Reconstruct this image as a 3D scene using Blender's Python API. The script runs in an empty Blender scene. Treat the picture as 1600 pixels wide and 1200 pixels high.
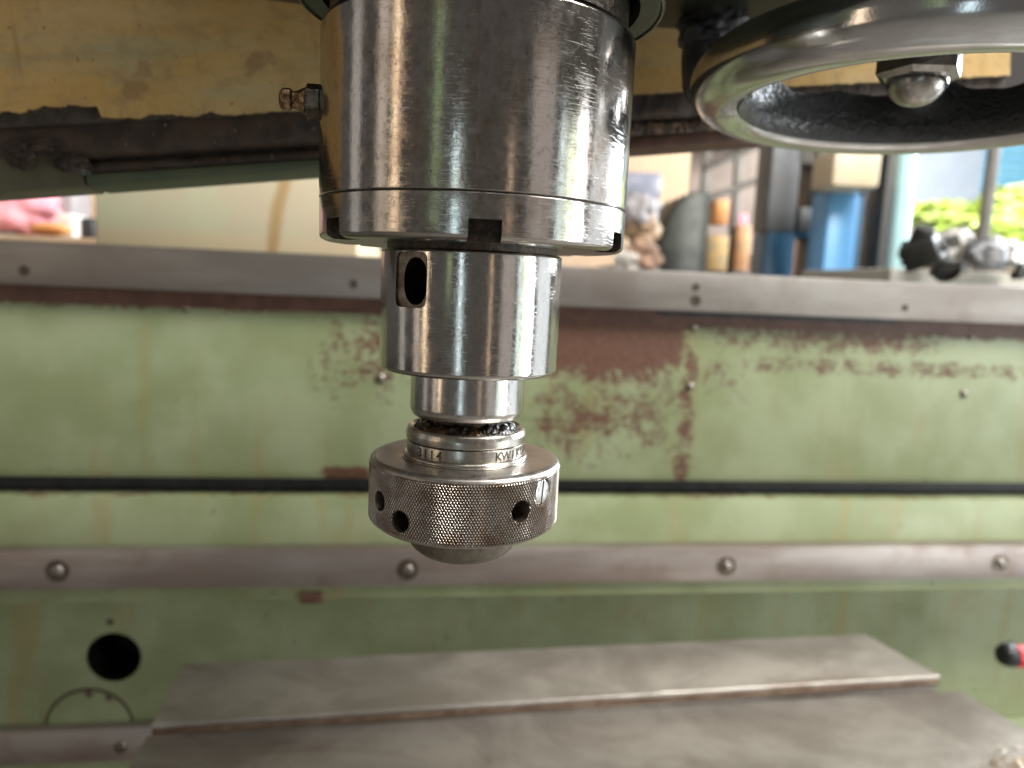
import bpy, bmesh, math, random
import numpy as np
from mathutils import Vector, Matrix, noise
random.seed(7)
R = math.radians
S = bpy.context.scene
COL = S.collection

# ------------------------------------------------------------------ camera
FPX = 1150.0
PITCH, YAW, ROLL = R(7.9), R(3.465), R(2.519)
CAM = Vector((0, -.258, 0))
FW = Vector((math.sin(YAW)*math.cos(PITCH), math.cos(YAW)*math.cos(PITCH), -math.sin(PITCH)))
R0 = Vector((math.cos(YAW), -math.sin(YAW), 0)); U0 = R0.cross(FW)
RT = R0*math.cos(ROLL)+U0*math.sin(ROLL); UP = U0*math.cos(ROLL)-R0*math.sin(ROLL)
cd = bpy.data.cameras.new('camera'); cam = bpy.data.objects.new('camera', cd); COL.objects.link(cam)
cam.matrix_world = Matrix(((RT.x, UP.x, -FW.x, CAM.x), (RT.y, UP.y, -FW.y, CAM.y), (RT.z, UP.z, -FW.z, CAM.z), (0, 0, 0, 1)))
cd.sensor_width = 36; cd.lens = FPX/1600*36; cd.clip_start = .01; cd.clip_end = 200
cd.dof.use_dof = True; cd.dof.focus_distance = .232; cd.dof.aperture_fstop = 9.6
S.camera = cam
# ------------------------------------------------------------------ world and lamps (a workshop open to daylight on its right)
w = bpy.data.worlds.new('World'); S.world = w; w.use_nodes = True
w.node_tree.nodes['Background'].inputs[0].default_value = (.84, .78, .72, 1)
w.node_tree.nodes['Background'].inputs[1].default_value = .12
S.view_settings.view_transform = 'Standard'; S.view_settings.look = 'None'; S.view_settings.gamma = 1
S.view_settings.use_curve_mapping = False; S.view_settings.exposure = .25
def lamp(name, loc, target, sx, sy, rad, col):
    """rectangular lamp whose face shows radiance `rad`"""
    l = bpy.data.lights.new(name, 'AREA'); l.shape = 'RECTANGLE'; l.size = sx; l.size_y = sy
    l.energy = rad*math.pi*sx*sy; l.color = col
    o = bpy.data.objects.new(name, l); COL.objects.link(o); o.location = loc
    o.rotation_euler = (Vector(target)-Vector(loc)).to_track_quat('-Z', 'Y').to_euler()
    return o
def side(name, az, dist, z, sx, sy, rad, col):
    a = R(az); lamp(name, (math.sin(a)*dist, -math.cos(a)*dist, z), (0, 0, z*.4), sx, sy, rad, col)
side('open_bay_daylight', 79, 2.0, -.20, .24, 1.30, 11.0, (.96, .98, 1.0))
side('open_bay_foliage', 69.5, 2.0, -.22, .22, 1.20, 2.6, (.86, 1.0, .74))
side('open_bay_cool', 62, 2.0, -.18, .17, 1.25, 1.9, (.80, .95, 1.0))
side('open_bay_daylight_far', 103, 2.1, -.16, 1.0, 1.3, 1.35, (.86, .93, 1.0))
side('open_bay_edge', 46, 2.0, .0, .60, 1.5, .42, (1.0, .90, .86))
side('doorway_slit', -13, 2.6, -.25, .14, 1.3, 3.4, (.72, .92, 1.0))
side('bay_green', -27, 2.4, .55, .20, 1.2, .45, (.60, .85, .45))
side('doorway_warm', 24, 2.4, -.2, .055, 1.2, 2.0, (1.0, .72, .50))
side('warm_window', -57, 2.2, .25, .16, 1.7, 2.7, (1.0, .76, .52))
side('warm_window_far', -68, 2.2, .2, .30, 1.7, .7, (1.0, .86, .74))
side('grey_opening', -92, 2.2, .2, .35, 1.6, .45, (1.0, .95, .9))
lamp('panel_fill_light', (1.8, -.55, 2.0), (.3, .6, -.1), 1.0, .8, 43, (1.0, .975, .93))  # added fill for bed and table, set high to stay out of metal reflections
lamp('overhead_fill_light', (.5, -.5, 2.3), (.2, .3, 0), 1.8, 1.4, 2.3, (1.0, .97, .93))  # added soft fill from above, not a fixture of the workshop
lamp('yard_sky', (3.7, 2.5, 1.25), (0, 0, .05), 1.3, 1.7, 48, (.86, .93, 1.0))
lamp('yard_sun', (3.3, 2.6, 1.2), (2.7, 4.8, .95), 1.0, 1.0, 65, (1.0, .96, .85))
lamp('yard_daylight', (1.35, .95, 1.3), (1.6, 3.5, .95), 1.1, 1.0, 5.5, (1.0, .96, .88))
lamp('back_bay_daylight', (-.6, .95, .95), (-.8, 2.4, .35), .9, .6, 7, (1.0, .95, .85))

# ------------------------------------------------------------------ pixel measurement -> place
def ray(x, y): return FW*FPX+RT*(x-800)+UP*(600-y)
def onplane(x, y, p0, n):
    d = ray(x, y); n = Vector(n); return CAM+d*((Vector(p0)-CAM).dot(n)/d.dot(n))
def aty(x, y, Y): return onplane(x, y, (0, Y, 0), (0, 1, 0))
def atz(x, y, z): return onplane(x, y, (0, 0, z), (0, 0, 1))
WA = R(4.5); WU = Vector((math.cos(WA), math.sin(WA), 0)); WN = Vector((math.sin(WA), -math.cos(WA), 0))
def wallp(x, y, off=0, Yw=.62):
    q = onplane(x, y, Vector((0, Yw, 0))+WN*off, WN); return (q-Vector((0, .62, 0))).dot(WU), q.z

# ------------------------------------------------------------------ materials
class NT:
    def __init__(s, name):
        s.m = bpy.data.materials.new(name); s.m.use_nodes = True; s.t = s.m.node_tree
        s.b = s.t.nodes['Principled BSDF']
    def n(s, typ, **kw):
        nd = s.t.nodes.new(typ)
        for k, v in kw.items():
            if k.startswith('i_'):
                key = k[2:]; key = int(key) if key.isdigit() else key.replace('_', ' ')
                s.set(nd.inputs[key], v)
            else: setattr(nd, k, v)
        return nd
    def set(s, inp, v):
        if isinstance(v, bpy.types.NodeSocket): s.t.links.new(v, inp)
        elif isinstance(v, bpy.types.Node): s.t.links.new(v.outputs[0], inp)
        else: inp.default_value = v
    def coord(s, which='Object'): return s.n('ShaderNodeTexCoord').outputs[which]
    def map(s, co, scale=(1, 1, 1), rot=(0, 0, 0), loc=(0, 0, 0)):
        return s.n('ShaderNodeMapping', i_Vector=co, i_Scale=scale, i_Rotation=rot, i_Location=loc).outputs[0]
    def noise(s, co, scale, detail=4, rough=.55, dist=0):
        return s.n('ShaderNodeTexNoise', i_Vector=co, i_Scale=scale, i_Detail=detail, i_Roughness=rough, i_Distortion=dist).outputs[0]
    def math(s, op, a, b=0, c=0, clamp=False):
        return s.n('ShaderNodeMath', operation=op, use_clamp=clamp, i_0=a, i_1=b, i_2=c).outputs[0]
    def ramp(s, v, lo, hi, a=0., b=1.):
        return s.n('ShaderNodeMapRange', interpolation_type='SMOOTHSTEP', i_0=v, i_1=lo, i_2=hi, i_3=a, i_4=b).outputs[0]
    def mix(s, f, a, b):
        nd = s.n('ShaderNodeMix', data_type='RGBA'); s.set(nd.inputs[0], f)
        s.set(nd.inputs[6], a if not isinstance(a, tuple) else (*a, 1)[:4]); s.set(nd.inputs[7], b if not isinstance(b, tuple) else (*b, 1)[:4])
        return nd.outputs[2]
    def mixf(s, f, a, b): return s.n('ShaderNodeMix', data_type='FLOAT', i_0=f, i_2=a, i_3=b).outputs[0]
    def bump(s, h, strength=.3, dist=.001, normal=None):
        nd = s.n('ShaderNodeBump', i_Height=h, i_Strength=strength, i_Distance=dist)
        if normal is not None: s.set(nd.inputs['Normal'], normal)
        return nd.outputs[0]
    def out(s, **kw):
        for k, v in kw.items():
            v = (*v, 1) if isinstance(v, tuple) and len(v) == 3 else v
            s.set(s.b.inputs[k.replace('_', ' ')], v)
        return s.m
    def rect(s, x, z, x0, x1, z0, z1, sx, sz, wgt=1):
        a = s.math('MULTIPLY', s.ramp(x, x0-sx, x0+sx), s.ramp(x, x1-sx, x1+sx, 1, 0))
        b = s.math('MULTIPLY', s.ramp(z, z0-sz, z0+sz), s.ramp(z, z1-sz, z1+sz, 1, 0))
        return s.math('MULTIPLY', s.math('MULTIPLY', a, b), wgt)

def turned_metal(name, base=(.50, .48, .45), rough=.2, lines=1., scr=1., spots=.5, brown=.35, mott=.12):
    """machined steel, uv in metres: u round the axis, v along it"""
    t = NT(name); uv = t.coord('UV')
    fine = t.noise(t.map(uv, (30, 5200, 1)), 1, 3, .6)
    mid = t.noise(t.map(uv, (12, 900, 1)), 1, 3, .6)
    big = t.noise(t.map(uv, (55, 30, 1)), 1, 5, .6)
    blot = t.noise(t.map(uv, (260, 170, 1), loc=(3, 1, 0)), 1, 5, .7)
    pit = t.noise(t.map(uv, (700, 520, 1)), 1, 2, .5)
    s1 = t.ramp(t.noise(t.map(uv, (110, 3400, 1), rot=(0, 0, R(6))), 1, 2, .5, .8), .58, .70)
    s2 = t.ramp(t.noise(t.map(uv, (150, 2700, 1), rot=(0, 0, R(-13)), loc=(5, 2, 0)), 1, 2, .5, 1.0), .60, .72)
    s3 = t.ramp(t.noise(t.map(uv, (1900, 90, 1), rot=(0, 0, R(8)), loc=(1, 7, 0)), 1, 1, .4, .6), .72, .80)
    sc = t.math('ADD', t.math('ADD', s1, s2), s3)
    col = t.mix(t.math('MULTIPLY', t.ramp(big, .42, .7), brown, clamp=True), base, (.30, .235, .175))
    col = t.mix(t.math('MULTIPLY', t.ramp(blot, .35, .62), mott), col, (.72, .70, .67))
    col = t.mix(t.math('MULTIPLY', t.ramp(pit, .70, .76), spots), col, (.06, .04, .03))
    col = t.mix(t.math('MULTIPLY', t.ramp(t.noise(t.map(uv, (420, 330, 1), loc=(9, 4, 0)), 1, 6, .75), .50, .68), .55*brown, clamp=True), col, (.20, .155, .115))
    rg = t.math('ADD', t.math('MULTIPLY', t.ramp(blot, .3, .7), .10*mott/.12), rough)
    rg = t.math('ADD', rg, t.math('MULTIPLY', t.ramp(big, .4, .7), .06))
    h = t.math('ADD', t.math('MULTIPLY', fine, .5*lines), t.math('MULTIPLY', mid, .5*lines))
    hh = t.math('ADD', t.math('MULTIPLY', h, .0063), t.math('ADD', t.math('MULTIPLY', sc, .0062*scr), t.math('MULTIPLY', blot, .040)))
    nrm = t.bump(hh, 1.0, .001)
    return t.out(Base_Color=col, Metallic=1.0, Roughness=rg, Normal=nrm)

def noisy(name, c1, c2, scale=40, rough=.5, metal=0., bump=.2, bscale=None, lo=.35, hi=.65, bd=.001):
    t = NT(name); co = t.coord()
    n1 = t.noise(co, scale, 6, .6)
    n2 = t.noise(co, bscale or scale*4, 4, .6)
    return t.out(Base_Color=t.mix(t.ramp(n1, lo, hi), c1, c2), Roughness=t.math('ADD', t.math('MULTIPLY', n2, .2), rough-.1),
                 Metallic=metal, Normal=t.bump(n2, bump, bd))

M = {}
M['quill'] = turned_metal('quill_steel', (.44, .415, .385), .065, 1.2, .85, .8, .75, .12)
M['ring'] = turned_metal('ring_steel', (.42, .40, .37), .085, 1.2, 1.3, .6, .5, .14)
M['nose'] = turned_metal('nose_steel', (.50, .48, .45), .065, 1.5, .7, .8, .25, .10)
M['collar'] = turned_metal('collar_steel', (.54, .52, .49), .12, 1.6, .5, .9, .25, .12)
M['lip'] = turned_metal('lip_steel', (.48, .45, .40), .20, 2.0, .3, .7, .45, .10)
M['nuttop'] = turned_metal('nut_face_steel', (.42, .39, .36), .28, 1.0, .4, .9, .35, .12)
M['dullnose'] = turned_metal('dull_collet_steel', (.17, .148, .115), .24, 2.0, .3, .6, .5, .10)
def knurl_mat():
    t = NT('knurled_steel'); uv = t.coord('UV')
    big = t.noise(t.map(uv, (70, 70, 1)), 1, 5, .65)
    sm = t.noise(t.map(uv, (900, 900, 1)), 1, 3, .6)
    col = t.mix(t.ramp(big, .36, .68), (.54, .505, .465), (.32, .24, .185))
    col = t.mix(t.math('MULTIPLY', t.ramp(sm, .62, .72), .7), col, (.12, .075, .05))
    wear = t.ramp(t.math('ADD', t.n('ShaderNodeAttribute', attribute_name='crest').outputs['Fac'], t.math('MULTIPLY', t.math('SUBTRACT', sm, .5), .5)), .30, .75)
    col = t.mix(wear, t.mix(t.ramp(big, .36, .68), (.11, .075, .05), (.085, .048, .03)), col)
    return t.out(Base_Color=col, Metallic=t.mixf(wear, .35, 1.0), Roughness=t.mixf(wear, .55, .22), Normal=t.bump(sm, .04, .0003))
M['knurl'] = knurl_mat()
M['stamp'] = noisy('stamped_letter_steel', (.10, .075, .055), (.035, .026, .02), 900, .45, .3, .2)
M['darkhole'] = noisy('dark_bore', (.012, .011, .011), (.03, .024, .02), 300, .35, .4, .3)  # near-black colour for hole walls and bottoms
M['bore'] = noisy('bore_steel', (.20, .16, .125), (.34, .29, .24), 400, .38, 1., .3)
M['oilgap'] = noisy('oily_groove', (.02, .016, .012), (.085, .058, .038), 400, .3, .3, .4)
M['grease'] = noisy('brown_grease', (.012, .008, .005), (.12, .058, .014), 130, .12, .1, .45, 500, .46, .70, .0012)
M['pocket'] = noisy('pocket_steel', (.13, .105, .08), (.25, .22, .19), 300, .34, 1., .25)
M['brass'] = noisy('oily_brass', (.50, .33, .20), (.12, .07, .04), 350, .26, 1., .4)
M['oilsteel'] = noisy('oily_dark_steel', (.10, .08, .065), (.26, .22, .18), 350, .24, 1., .3)
M['headgreen'] = noisy('dark_green_paint', (.030, .036, .026), (.045, .048, .035), 60, .42, 0, .2)
M['chrome'] = None
def chrome():
    t = NT('polished_rim'); co = t.coord()
    n = t.noise(co, 45, 4, .6); f = t.noise(co, 900, 3, .6); wv = t.noise(co, 28, 2, .5)
    col = t.mix(t.ramp(n, .4, .7), (.64, .64, .645), (.54, .53, .52))
    nrm = t.bump(f, .06, .0004); nrm = t.bump(wv, .35, .002, nrm)
    return t.out(Base_Color=col, Metallic=1., Roughness=t.mixf(t.ramp(n, .35, .7), .12, .22), Normal=nrm)
M['chrome'] = chrome()
M['acorn'] = noisy('worn_bolt_steel', (.52, .50, .47), (.34, .31, .28), 200, .2, 1., .15)
def web():
    t = NT('black_cast_paint'); co = t.coord()
    n = t.noise(co, 620, 5, .7); m = t.noise(co, 60, 3)
    return t.out(Base_Color=t.mix(t.ramp(m, .4, .7), (.012, .013, .017), (.022, .022, .026)), Roughness=t.mixf(m, .22, .40), Specular_IOR_Level=.8, Coat_Weight=.5, Coat_Roughness=.18,
                 Normal=t.bump(n, 1.0, .0018))
M['web'] = web()

def yellow_mat():
    t = NT('stained_yellow_slide'); co = t.coord()
    a = t.noise(t.map(co, (7, 7, 14)), 1, 5, .6); b = t.noise(t.map(co, (5, 5, 26), loc=(3, 0, 1)), 1, 5, .6)
    sp = t.noise(co, 210, 3, .6); mo = t.noise(t.map(co, (60, 60, 95)), 1, 8, .72); dr = t.noise(t.map(co, (120, 120, 9)), 1, 4, .6)
    col = t.mix(t.ramp(a, .36, .64), (.60, .36, .105), (.62, .44, .21))
    col = t.mix(t.math('MULTIPLY', t.ramp(b, .5, .7), .75), col, (.38, .40, .25))
    col = t.mix(t.math('MULTIPLY', t.ramp(t.noise(co, 26, 5, .65), .58, .68), .6), col, (.26, .15, .07))
    col = t.mix(t.math('MULTIPLY', t.ramp(mo, .42, .68), .55), col, (.36, .23, .095))
    col = t.mix(t.math('MULTIPLY', t.ramp(dr, .60, .74), .35), col, (.24, .15, .06))
    col = t.mix(t.ramp(sp, .66, .72), col, (.10, .05, .03))
    return t.out(Base_Color=col, Roughness=t.mixf(a, .32, .5), Metallic=.25, Normal=t.bump(sp, .15, .0006))
M['yellow'] = yellow_mat()
M['flake'] = noisy('bare_grey_scale', (.028, .022, .017), (.065, .050, .038), 160, .6, .2, .8, 500)
def rusty():
    t = NT('rusty_bar_iron'); co = t.coord()
    a = t.noise(co, 60, 6, .65); b = t.noise(t.map(co, (1, 1, .5), rot=(0, .5, 0)), 420, 3, .6); c = t.noise(co, 22, 3)
    col = t.mix(t.ramp(a, .38, .66), (.026, .018, .014), (.060, .034, .021))
    col = t.mix(t.math('MULTIPLY', t.ramp(c, .55, .68), .6), col, (.075, .060, .050))
    col = t.mix(t.math('MULTIPLY', t.ramp(b, .69, .74), .9), col, (.42, .39, .36))
    return t.out(Base_Color=col, Roughness=.62, Metallic=.2, Normal=t.bump(a, .6, .002))
M['rust'] = rusty()
M['rustpale'] = noisy('flaking_brown_scale', (.075, .05, .036), (.33, .215, .13), 70, .65, .1, .8, 200, .45, .68, .003)
M['beamgreen'] = noisy('beam_green_paint', (.055, .075, .042), (.075, .085, .045), 40, .5, 0, .2)

GREEN1, GREEN2, RUST = (.242, .280, .142), (.315, .358, .212), (.108, .046, .027)
def panel_mat(name, rects, base1=GREEN1, base2=GREEN2, k=1.0):
    """green machine paint; rects of worn-through red-brown primer in panel metres"""
    t = NT(name); co = t.coord(); sep = t.n('ShaderNodeSeparateXYZ', i_0=co); x, z = sep.outputs[0], sep.outputs[2]
    wsum = None
    for rc in rects:
        q = t.rect(x, z, *rc); wsum = q if wsum is None else t.math('MAXIMUM', wsum, q)
    n1 = t.math('ADD', t.math('MULTIPLY', t.noise(co, 34, 7, .76), .50), t.math('ADD', t.math('MULTIPLY', t.noise(t.map(co, (110, 110, 190), loc=(2, 1, 5)), 1, 4, .72), .38), t.math('MULTIPLY', t.noise(co, 11, 3, .5), .12)))
    n2 = t.noise(co, 9, 4, .55); n3 = t.noise(t.map(co, (16, 16, 5), loc=(4, 0, 2)), 1, 4, .6); n4 = t.noise(co, 130, 4, .6)
    col = t.mix(t.ramp(n2, .36, .64), base1, base2)
    col = t.mix(t.math('MULTIPLY', t.ramp(n3, .54, .74), .55), col, (.30, .245, .105))
    col = t.mix(t.math('MULTIPLY', t.ramp(t.noise(co, 62, 3, .5), .66, .74), .5), col, (.13, .125, .07))
    ru = t.noise(t.map(co, (26, 26, 2.2), loc=(1, 0, 3)), 1, 3, .55); sf = t.noise(t.map(co, (34, 34, 150), rot=(0, R(-14), 0)), 1, 3, .55)
    col = t.mix(t.math('MULTIPLY', t.ramp(ru, .58, .72), .45), col, (.30, .23, .075))
    col = t.mix(t.math('MULTIPLY', t.ramp(sf, .68, .76), .55), col, (.12, .115, .07))
    rg = t.math('ADD', t.math('MULTIPLY', n4, .2), .30)
    if wsum is not None:
        m = t.ramp(t.math('ADD', wsum, t.math('MULTIPLY', t.math('SUBTRACT', n1, .5), 3.0)), .36, .72)
        col = t.mix(m, col, t.mix(t.ramp(n4, .35, .7), RUST, (.148, .072, .046)))
        rg = t.mixf(m, rg, .55)
        return t.out(Base_Color=col, Roughness=rg, Normal=t.bump(t.math('ADD', t.math('MULTIPLY', m, -1.2), t.math('MULTIPLY', n2, .5)), .35, .001))
    return t.out(Base_Color=col, Roughness=rg, Normal=t.bump(n2, .1, .002))
def rail_mat(name, c1, c2, c3):
    t = NT(name); co = t.coord()
    a = t.noise(t.map(co, (4, 4, 22)), 1, 5, .6); b = t.noise(t.map(co, (9, 9, 9)), 1, 5, .65); f = t.noise(t.map(co, (20, 20, 900)), 1, 3)
    col = t.mix(t.ramp(a, .38, .66), c1, c2); col = t.mix(t.math('MULTIPLY', t.ramp(b, .5, .72), .7), col, c3)
    return t.out(Base_Color=col, Metallic=.75, Roughness=t.mixf(b, .40, .55), Normal=t.bump(f, .08, .0006))
M['rail1'] = rail_mat('upper_rail_steel', (.225, .200, .180), (.29, .268, .246), (.18, .15, .128))
M['rail2'] = rail_mat('lower_rail_steel', (.29, .24, .215), (.40, .36, .34), (.25, .175, .14))
M['primer'] = noisy('red_brown_primer', (.085, .038, .026), (.13, .062, .042), 60, .55, 0, .3)
M['slotdark'] = noisy('dark_slot_iron', (.012, .013, .016), (.03, .03, .034), 60, .5, 0, .2)
M['screw'] = noisy('screw_head_steel', (.20, .17, .14), (.36, .33, .30), 260, .32, 1., .2)
M['shadowgreen'] = None
def plate_mat():
    t = NT('worn_table_iron'); co = t.coord()
    a = t.noise(t.map(co, (8, 11, 8)), 1, 8, .72, .5); b = t.noise(t.map(co, (6, 16, 6), rot=(0, 0, R(8))), 1, 7, .7, .6); c = t.noise(co, 300, 3, .6)
    col = t.mix(t.ramp(a, .36, .66), (.265, .235, .205), (.41, .375, .335))
    col = t.mix(t.math('MULTIPLY', t.ramp(b, .56, .74), .62), col, (.17, .10, .062))
    col = t.mix(t.math('MULTIPLY', t.ramp(c, .66, .73), .6), col, (.11, .07, .05))
    return t.out(Base_Color=col, Metallic=.40, Roughness=t.mixf(a, .30, .48), Normal=t.bump(t.math('ADD', t.math('MULTIPLY', c, .5), t.math('MULTIPLY', t.noise(t.map(co, (900, 14, 10), rot=(0, 0, R(7))), 1, 2), .35)), .16, .0008))
M['plate'] = plate_mat()
M['chip'] = noisy('bright_steel_chip', (.90, .87, .83), (.72, .55, .38), 150, .30, .6, .2)

# ------------------------------------------------------------------ mesh helpers
def link(name, me, mat=None, parent=None, smooth=False):
    if mat: me.materials.append(M[mat] if isinstance(mat, str) else mat)
    o = bpy.data.objects.new(name, me); COL.objects.link(o)
    if parent: o.parent = parent
    if smooth:
        me.polygons.foreach_set('use_smooth', [True]*len(me.polygons))
    return o
def tag(o, label=None, cat=None, group=None, kind=None):
    for k, v in (('label', label), ('category', cat), ('group', group), ('kind', kind)):
        if v: o[k] = v
    return o
def thing(name, loc, label, cat, group=None, rot=None):
    o = bpy.data.objects.new(name, None); COL.objects.link(o); o.location = loc; o.empty_display_size = .02
    if rot: o.rotation_euler = rot
    return tag(o, label, cat, group)
def part(o, label): o['label'] = label; return o
def mesh(name, v, f): me = bpy.data.meshes.new(name); me.from_pydata([tuple(a) for a in v], [], f); me.update(); return me
def autosmooth(me, ang=35):
    bm = bmesh.new(); bm.from_mesh(me)
    for f in bm.faces: f.smooth = True
    for e in bm.edges:
        if len(e.link_faces) == 2 and e.calc_face_angle(0) > R(ang): e.smooth = False
    bm.to_mesh(me); bm.free()
def lathe(name, prof, seg=128, mat=None, parent=None, cap=False, ang=28, axis=None):
    """prof: (radius, z) list in metres; uv in metres. axis: optional Matrix"""
    v, f, uvs = [], [], []
    Rm = max(p[0] for p in prof); L = [0]
    for a, b in zip(prof, prof[1:]): L.append(L[-1]+math.hypot(a[0]-b[0], a[1]-b[1]))
    n = len(prof)
    for i in range(seg):
        t = 2*math.pi*i/seg
        for r, z in prof: v.append((r*math.sin(t), -r*math.cos(t), z))
    for i in range(seg):
        j = (i+1) % seg
        for k in range(n-1):
            f.append((i*n+k, i*n+k+1, j*n+k+1, j*n+k))
            u0, u1 = 2*math.pi*i/seg*Rm, 2*math.pi*(i+1)/seg*Rm
            uvs += [(u0, L[k]), (u0, L[k+1]), (u1, L[k+1]), (u1, L[k])]
    if cap:
        f.append(tuple(i*n for i in range(seg))); uvs += [(v[i*n][0], v[i*n][1]) for i in range(seg)]
        f.append(tuple(i*n+n-1 for i in reversed(range(seg)))); uvs += [(v[i*n][0], v[i*n][1]) for i in reversed(range(seg))]
    if axis: v = [axis @ Vector(p) for p in v]
    me = mesh(name, v, f)
    lay = me.uv_layers.new(name='UVMap')
    lay.data.foreach_set('uv', [c for q in uvs for c in q])
    bm = bmesh.new(); bm.from_mesh(me); bmesh.ops.recalc_face_normals(bm, faces=bm.faces); bm.to_mesh(me); bm.free()
    autosmooth(me, ang)
    return link(name, me, mat, parent)
def rounded(pts):
    """pts: (r, z, fillet) -> profile with small arcs"""
    out = []
    for i, p in enumerate(pts):
        q = Vector(p[:2]); fl = p[2] if len(p) > 2 else 0
        if not fl or i in (0, len(pts)-1): out.append(tuple(q)); continue
        a = (Vector(pts[i-1][:2])-q); b = (Vector(pts[i+1][:2])-q); k = min(fl, a.length*.48, b.length*.48)
        A, B = q+a.normalized()*k, q+b.normalized()*k
        for s in range(6):
            t = s/5; out.append(tuple(A*(1-t)**2+q*2*t*(1-t)+B*t*t))
    return out
def boxv(x0, x1, y0, y1, z0, z1):
    v = [(x, y, z) for z in (z0, z1) for y in (y0, y1) for x in (x0, x1)]
    f = [(0, 2, 3, 1), (4, 5, 7, 6), (0, 1, 5, 4), (2, 6, 7, 3), (0, 4, 6, 2), (1, 3, 7, 5)]
    return v, f
def box(name, x0, x1, y0, y1, z0, z1, mat, parent=None, bevel=0, seg=2, rough=0):
    v, f = boxv(x0, x1, y0, y1, z0, z1); me = mesh(name, v, f)
    if bevel:
        bm = bmesh.new(); bm.from_mesh(me)
        bmesh.ops.bevel(bm, geom=bm.edges[:], offset=bevel, segments=seg, affect='EDGES', profile=.5); bm.to_mesh(me); bm.free()
        autosmooth(me, 40)
    return link(name, me, mat, parent)
def prism(name, poly, h0, h1, mat, parent=None, axes='xz', bevel=0):
    """poly in two axes, extruded along the third from h0 to h1"""
    n = len(poly)
    def P(a, b, h): return {'xz': (a, h, b), 'xy': (a, b, h), 'yz': (h, a, b)}[axes]
    v = [P(a, b, h0) for a, b in poly]+[P(a, b, h1) for a, b in poly]
    f = [tuple(range(n)), tuple(range(2*n-1, n-1, -1))]+[(i, i+n, (i+1) % n+n, (i+1) % n) for i in range(n)]
    me = mesh(name, v, f); bm = bmesh.new(); bm.from_mesh(me); bmesh.ops.recalc_face_normals(bm, faces=bm.faces)
    if bevel: bmesh.ops.bevel(bm, geom=bm.edges[:], offset=bevel, segments=2, affect='EDGES', profile=.5)
    bm.to_mesh(me); bm.free(); autosmooth(me, 35)
    return link(name, me, mat, parent)
def lump(name, c, r, mat, parent=None, amp=.35, freq=60, sub=4, seed=0, squash=(1, 1, 1)):
    bm = bmesh.new(); bmesh.ops.create_icosphere(bm, subdivisions=sub, radius=1)
    for v in bm.verts:
        d = v.co.normalized(); p = d*r
        k = 1+amp*(noise.noise(p*freq+Vector((seed*7.1, seed*3.3, 0)))+.5*noise.noise(p*freq*2.6+Vector((0, seed*5., 2)))+.25*noise.noise(p*freq*6))
        v.co = Vector((d.x*r*squash[0], d.y*r*squash[1], d.z*r*squash[2]))*k+Vector(c)
    me = bpy.data.meshes.new(name); bm.to_mesh(me); bm.free()
    return link(name, me, mat, parent, True)
def tube(name, pts, r, mat, parent=None, seg=12):
    """round bar along points"""
    v, f = [], []; pts = [Vector(p) for p in pts]; n = len(pts)
    for i, p in enumerate(pts):
        d = (pts[min(i+1, n-1)]-pts[max(i-1, 0)]).normalized(); a = d.orthogonal().normalized() if i == 0 else (a-d*a.dot(d)).normalized(); b = d.cross(a)
        rr = r[i] if isinstance(r, (list, tuple)) else r
        for k in range(seg): t = 2*math.pi*k/seg; v.append(p+a*rr*math.cos(t)+b*rr*math.sin(t))
    for i in range(n-1):
        for k in range(seg): f.append((i*seg+k, i*seg+(k+1) % seg, (i+1)*seg+(k+1) % seg, (i+1)*seg+k))
    f += [tuple(range(seg-1, -1, -1)), tuple(range((n-1)*seg, n*seg))]
    me = mesh(name, v, f); autosmooth(me, 45); return link(name, me, mat, parent)
def radial(th, r, z):
    """frame whose +Z points outwards from the spindle axis at angle th, X tangential, Y up"""
    s, c = math.sin(th), math.cos(th)
    return Matrix(((c, 0, s, r*s), (s, 0, -c, -r*c), (0, 1, 0, z), (0, 0, 0, 1)))
mm = .001
def boolean(o, cutters, mats=()):
    for m_ in mats: o.data.materials.append(M[m_])
    for c in cutters:
        md = o.modifiers.new('cut', 'BOOLEAN'); md.object = c; md.operation = 'DIFFERENCE'; md.solver = 'EXACT'
        try: md.material_mode = 'TRANSFER'
        except Exception: pass
    bpy.context.view_layer.update(); dg = bpy.context.evaluated_depsgraph_get()
    me = bpy.data.meshes.new_from_object(o.evaluated_get(dg)); o.modifiers.clear(); o.data = me
    for c in cutters: bpy.data.objects.remove(c, do_unlink=True)
    autosmooth(me, 28)
def strip(tl, bl, tr, br, off, Yw=.62):
    """measured rail edges on the bed front -> (u0, u1, z0, z1)"""
    a, b, c, d = wallp(*tl, off, Yw), wallp(*bl, off, Yw), wallp(*tr, off, Yw), wallp(*br, off, Yw)
    return (a[0]+b[0])/2, (c[0]+d[0])/2, (b[1]+d[1])/2, (a[1]+c[1])/2

# ================================================================== MACHINE BED BEHIND
BED = thing('machine_bed', (0, .62, 0), 'worn pale green machine bed with steel rails behind the spindle', 'machine bed', rot=(0, 0, WA))
U0_, U1_ = -.75, 1.10          # along the bed
def zed(y0, y1, off=0, Yw=.62): return (wallp(0, y0, off, Yw)[1]+wallp(1600, y1, off, Yw)[1])/2
zr1t, zr1b = zed(378, 446, .022), zed(442, 509, .022)
zpt, zpb = zed(467, 521), zed(745, 757)
zst = zed(774, 782); zr2t, zr2b = zed(862, 852, .02), zed(917, 907, .02); zled = zed(940, 921, .01)
def bx(px, py, off=0, Yw=.62): return wallp(px, py, off, Yw)
def rc(x0, x1, y0, y1, sx, sy, wg):
    a = bx((x0+x1)/2, y0); b = bx((x0+x1)/2, y1); l = bx(x0, (y0+y1)/2)[0]; r_ = bx(x1, (y0+y1)/2)[0]
    return (l, r_, b[1], a[1], sx, sy, wg)
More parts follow.
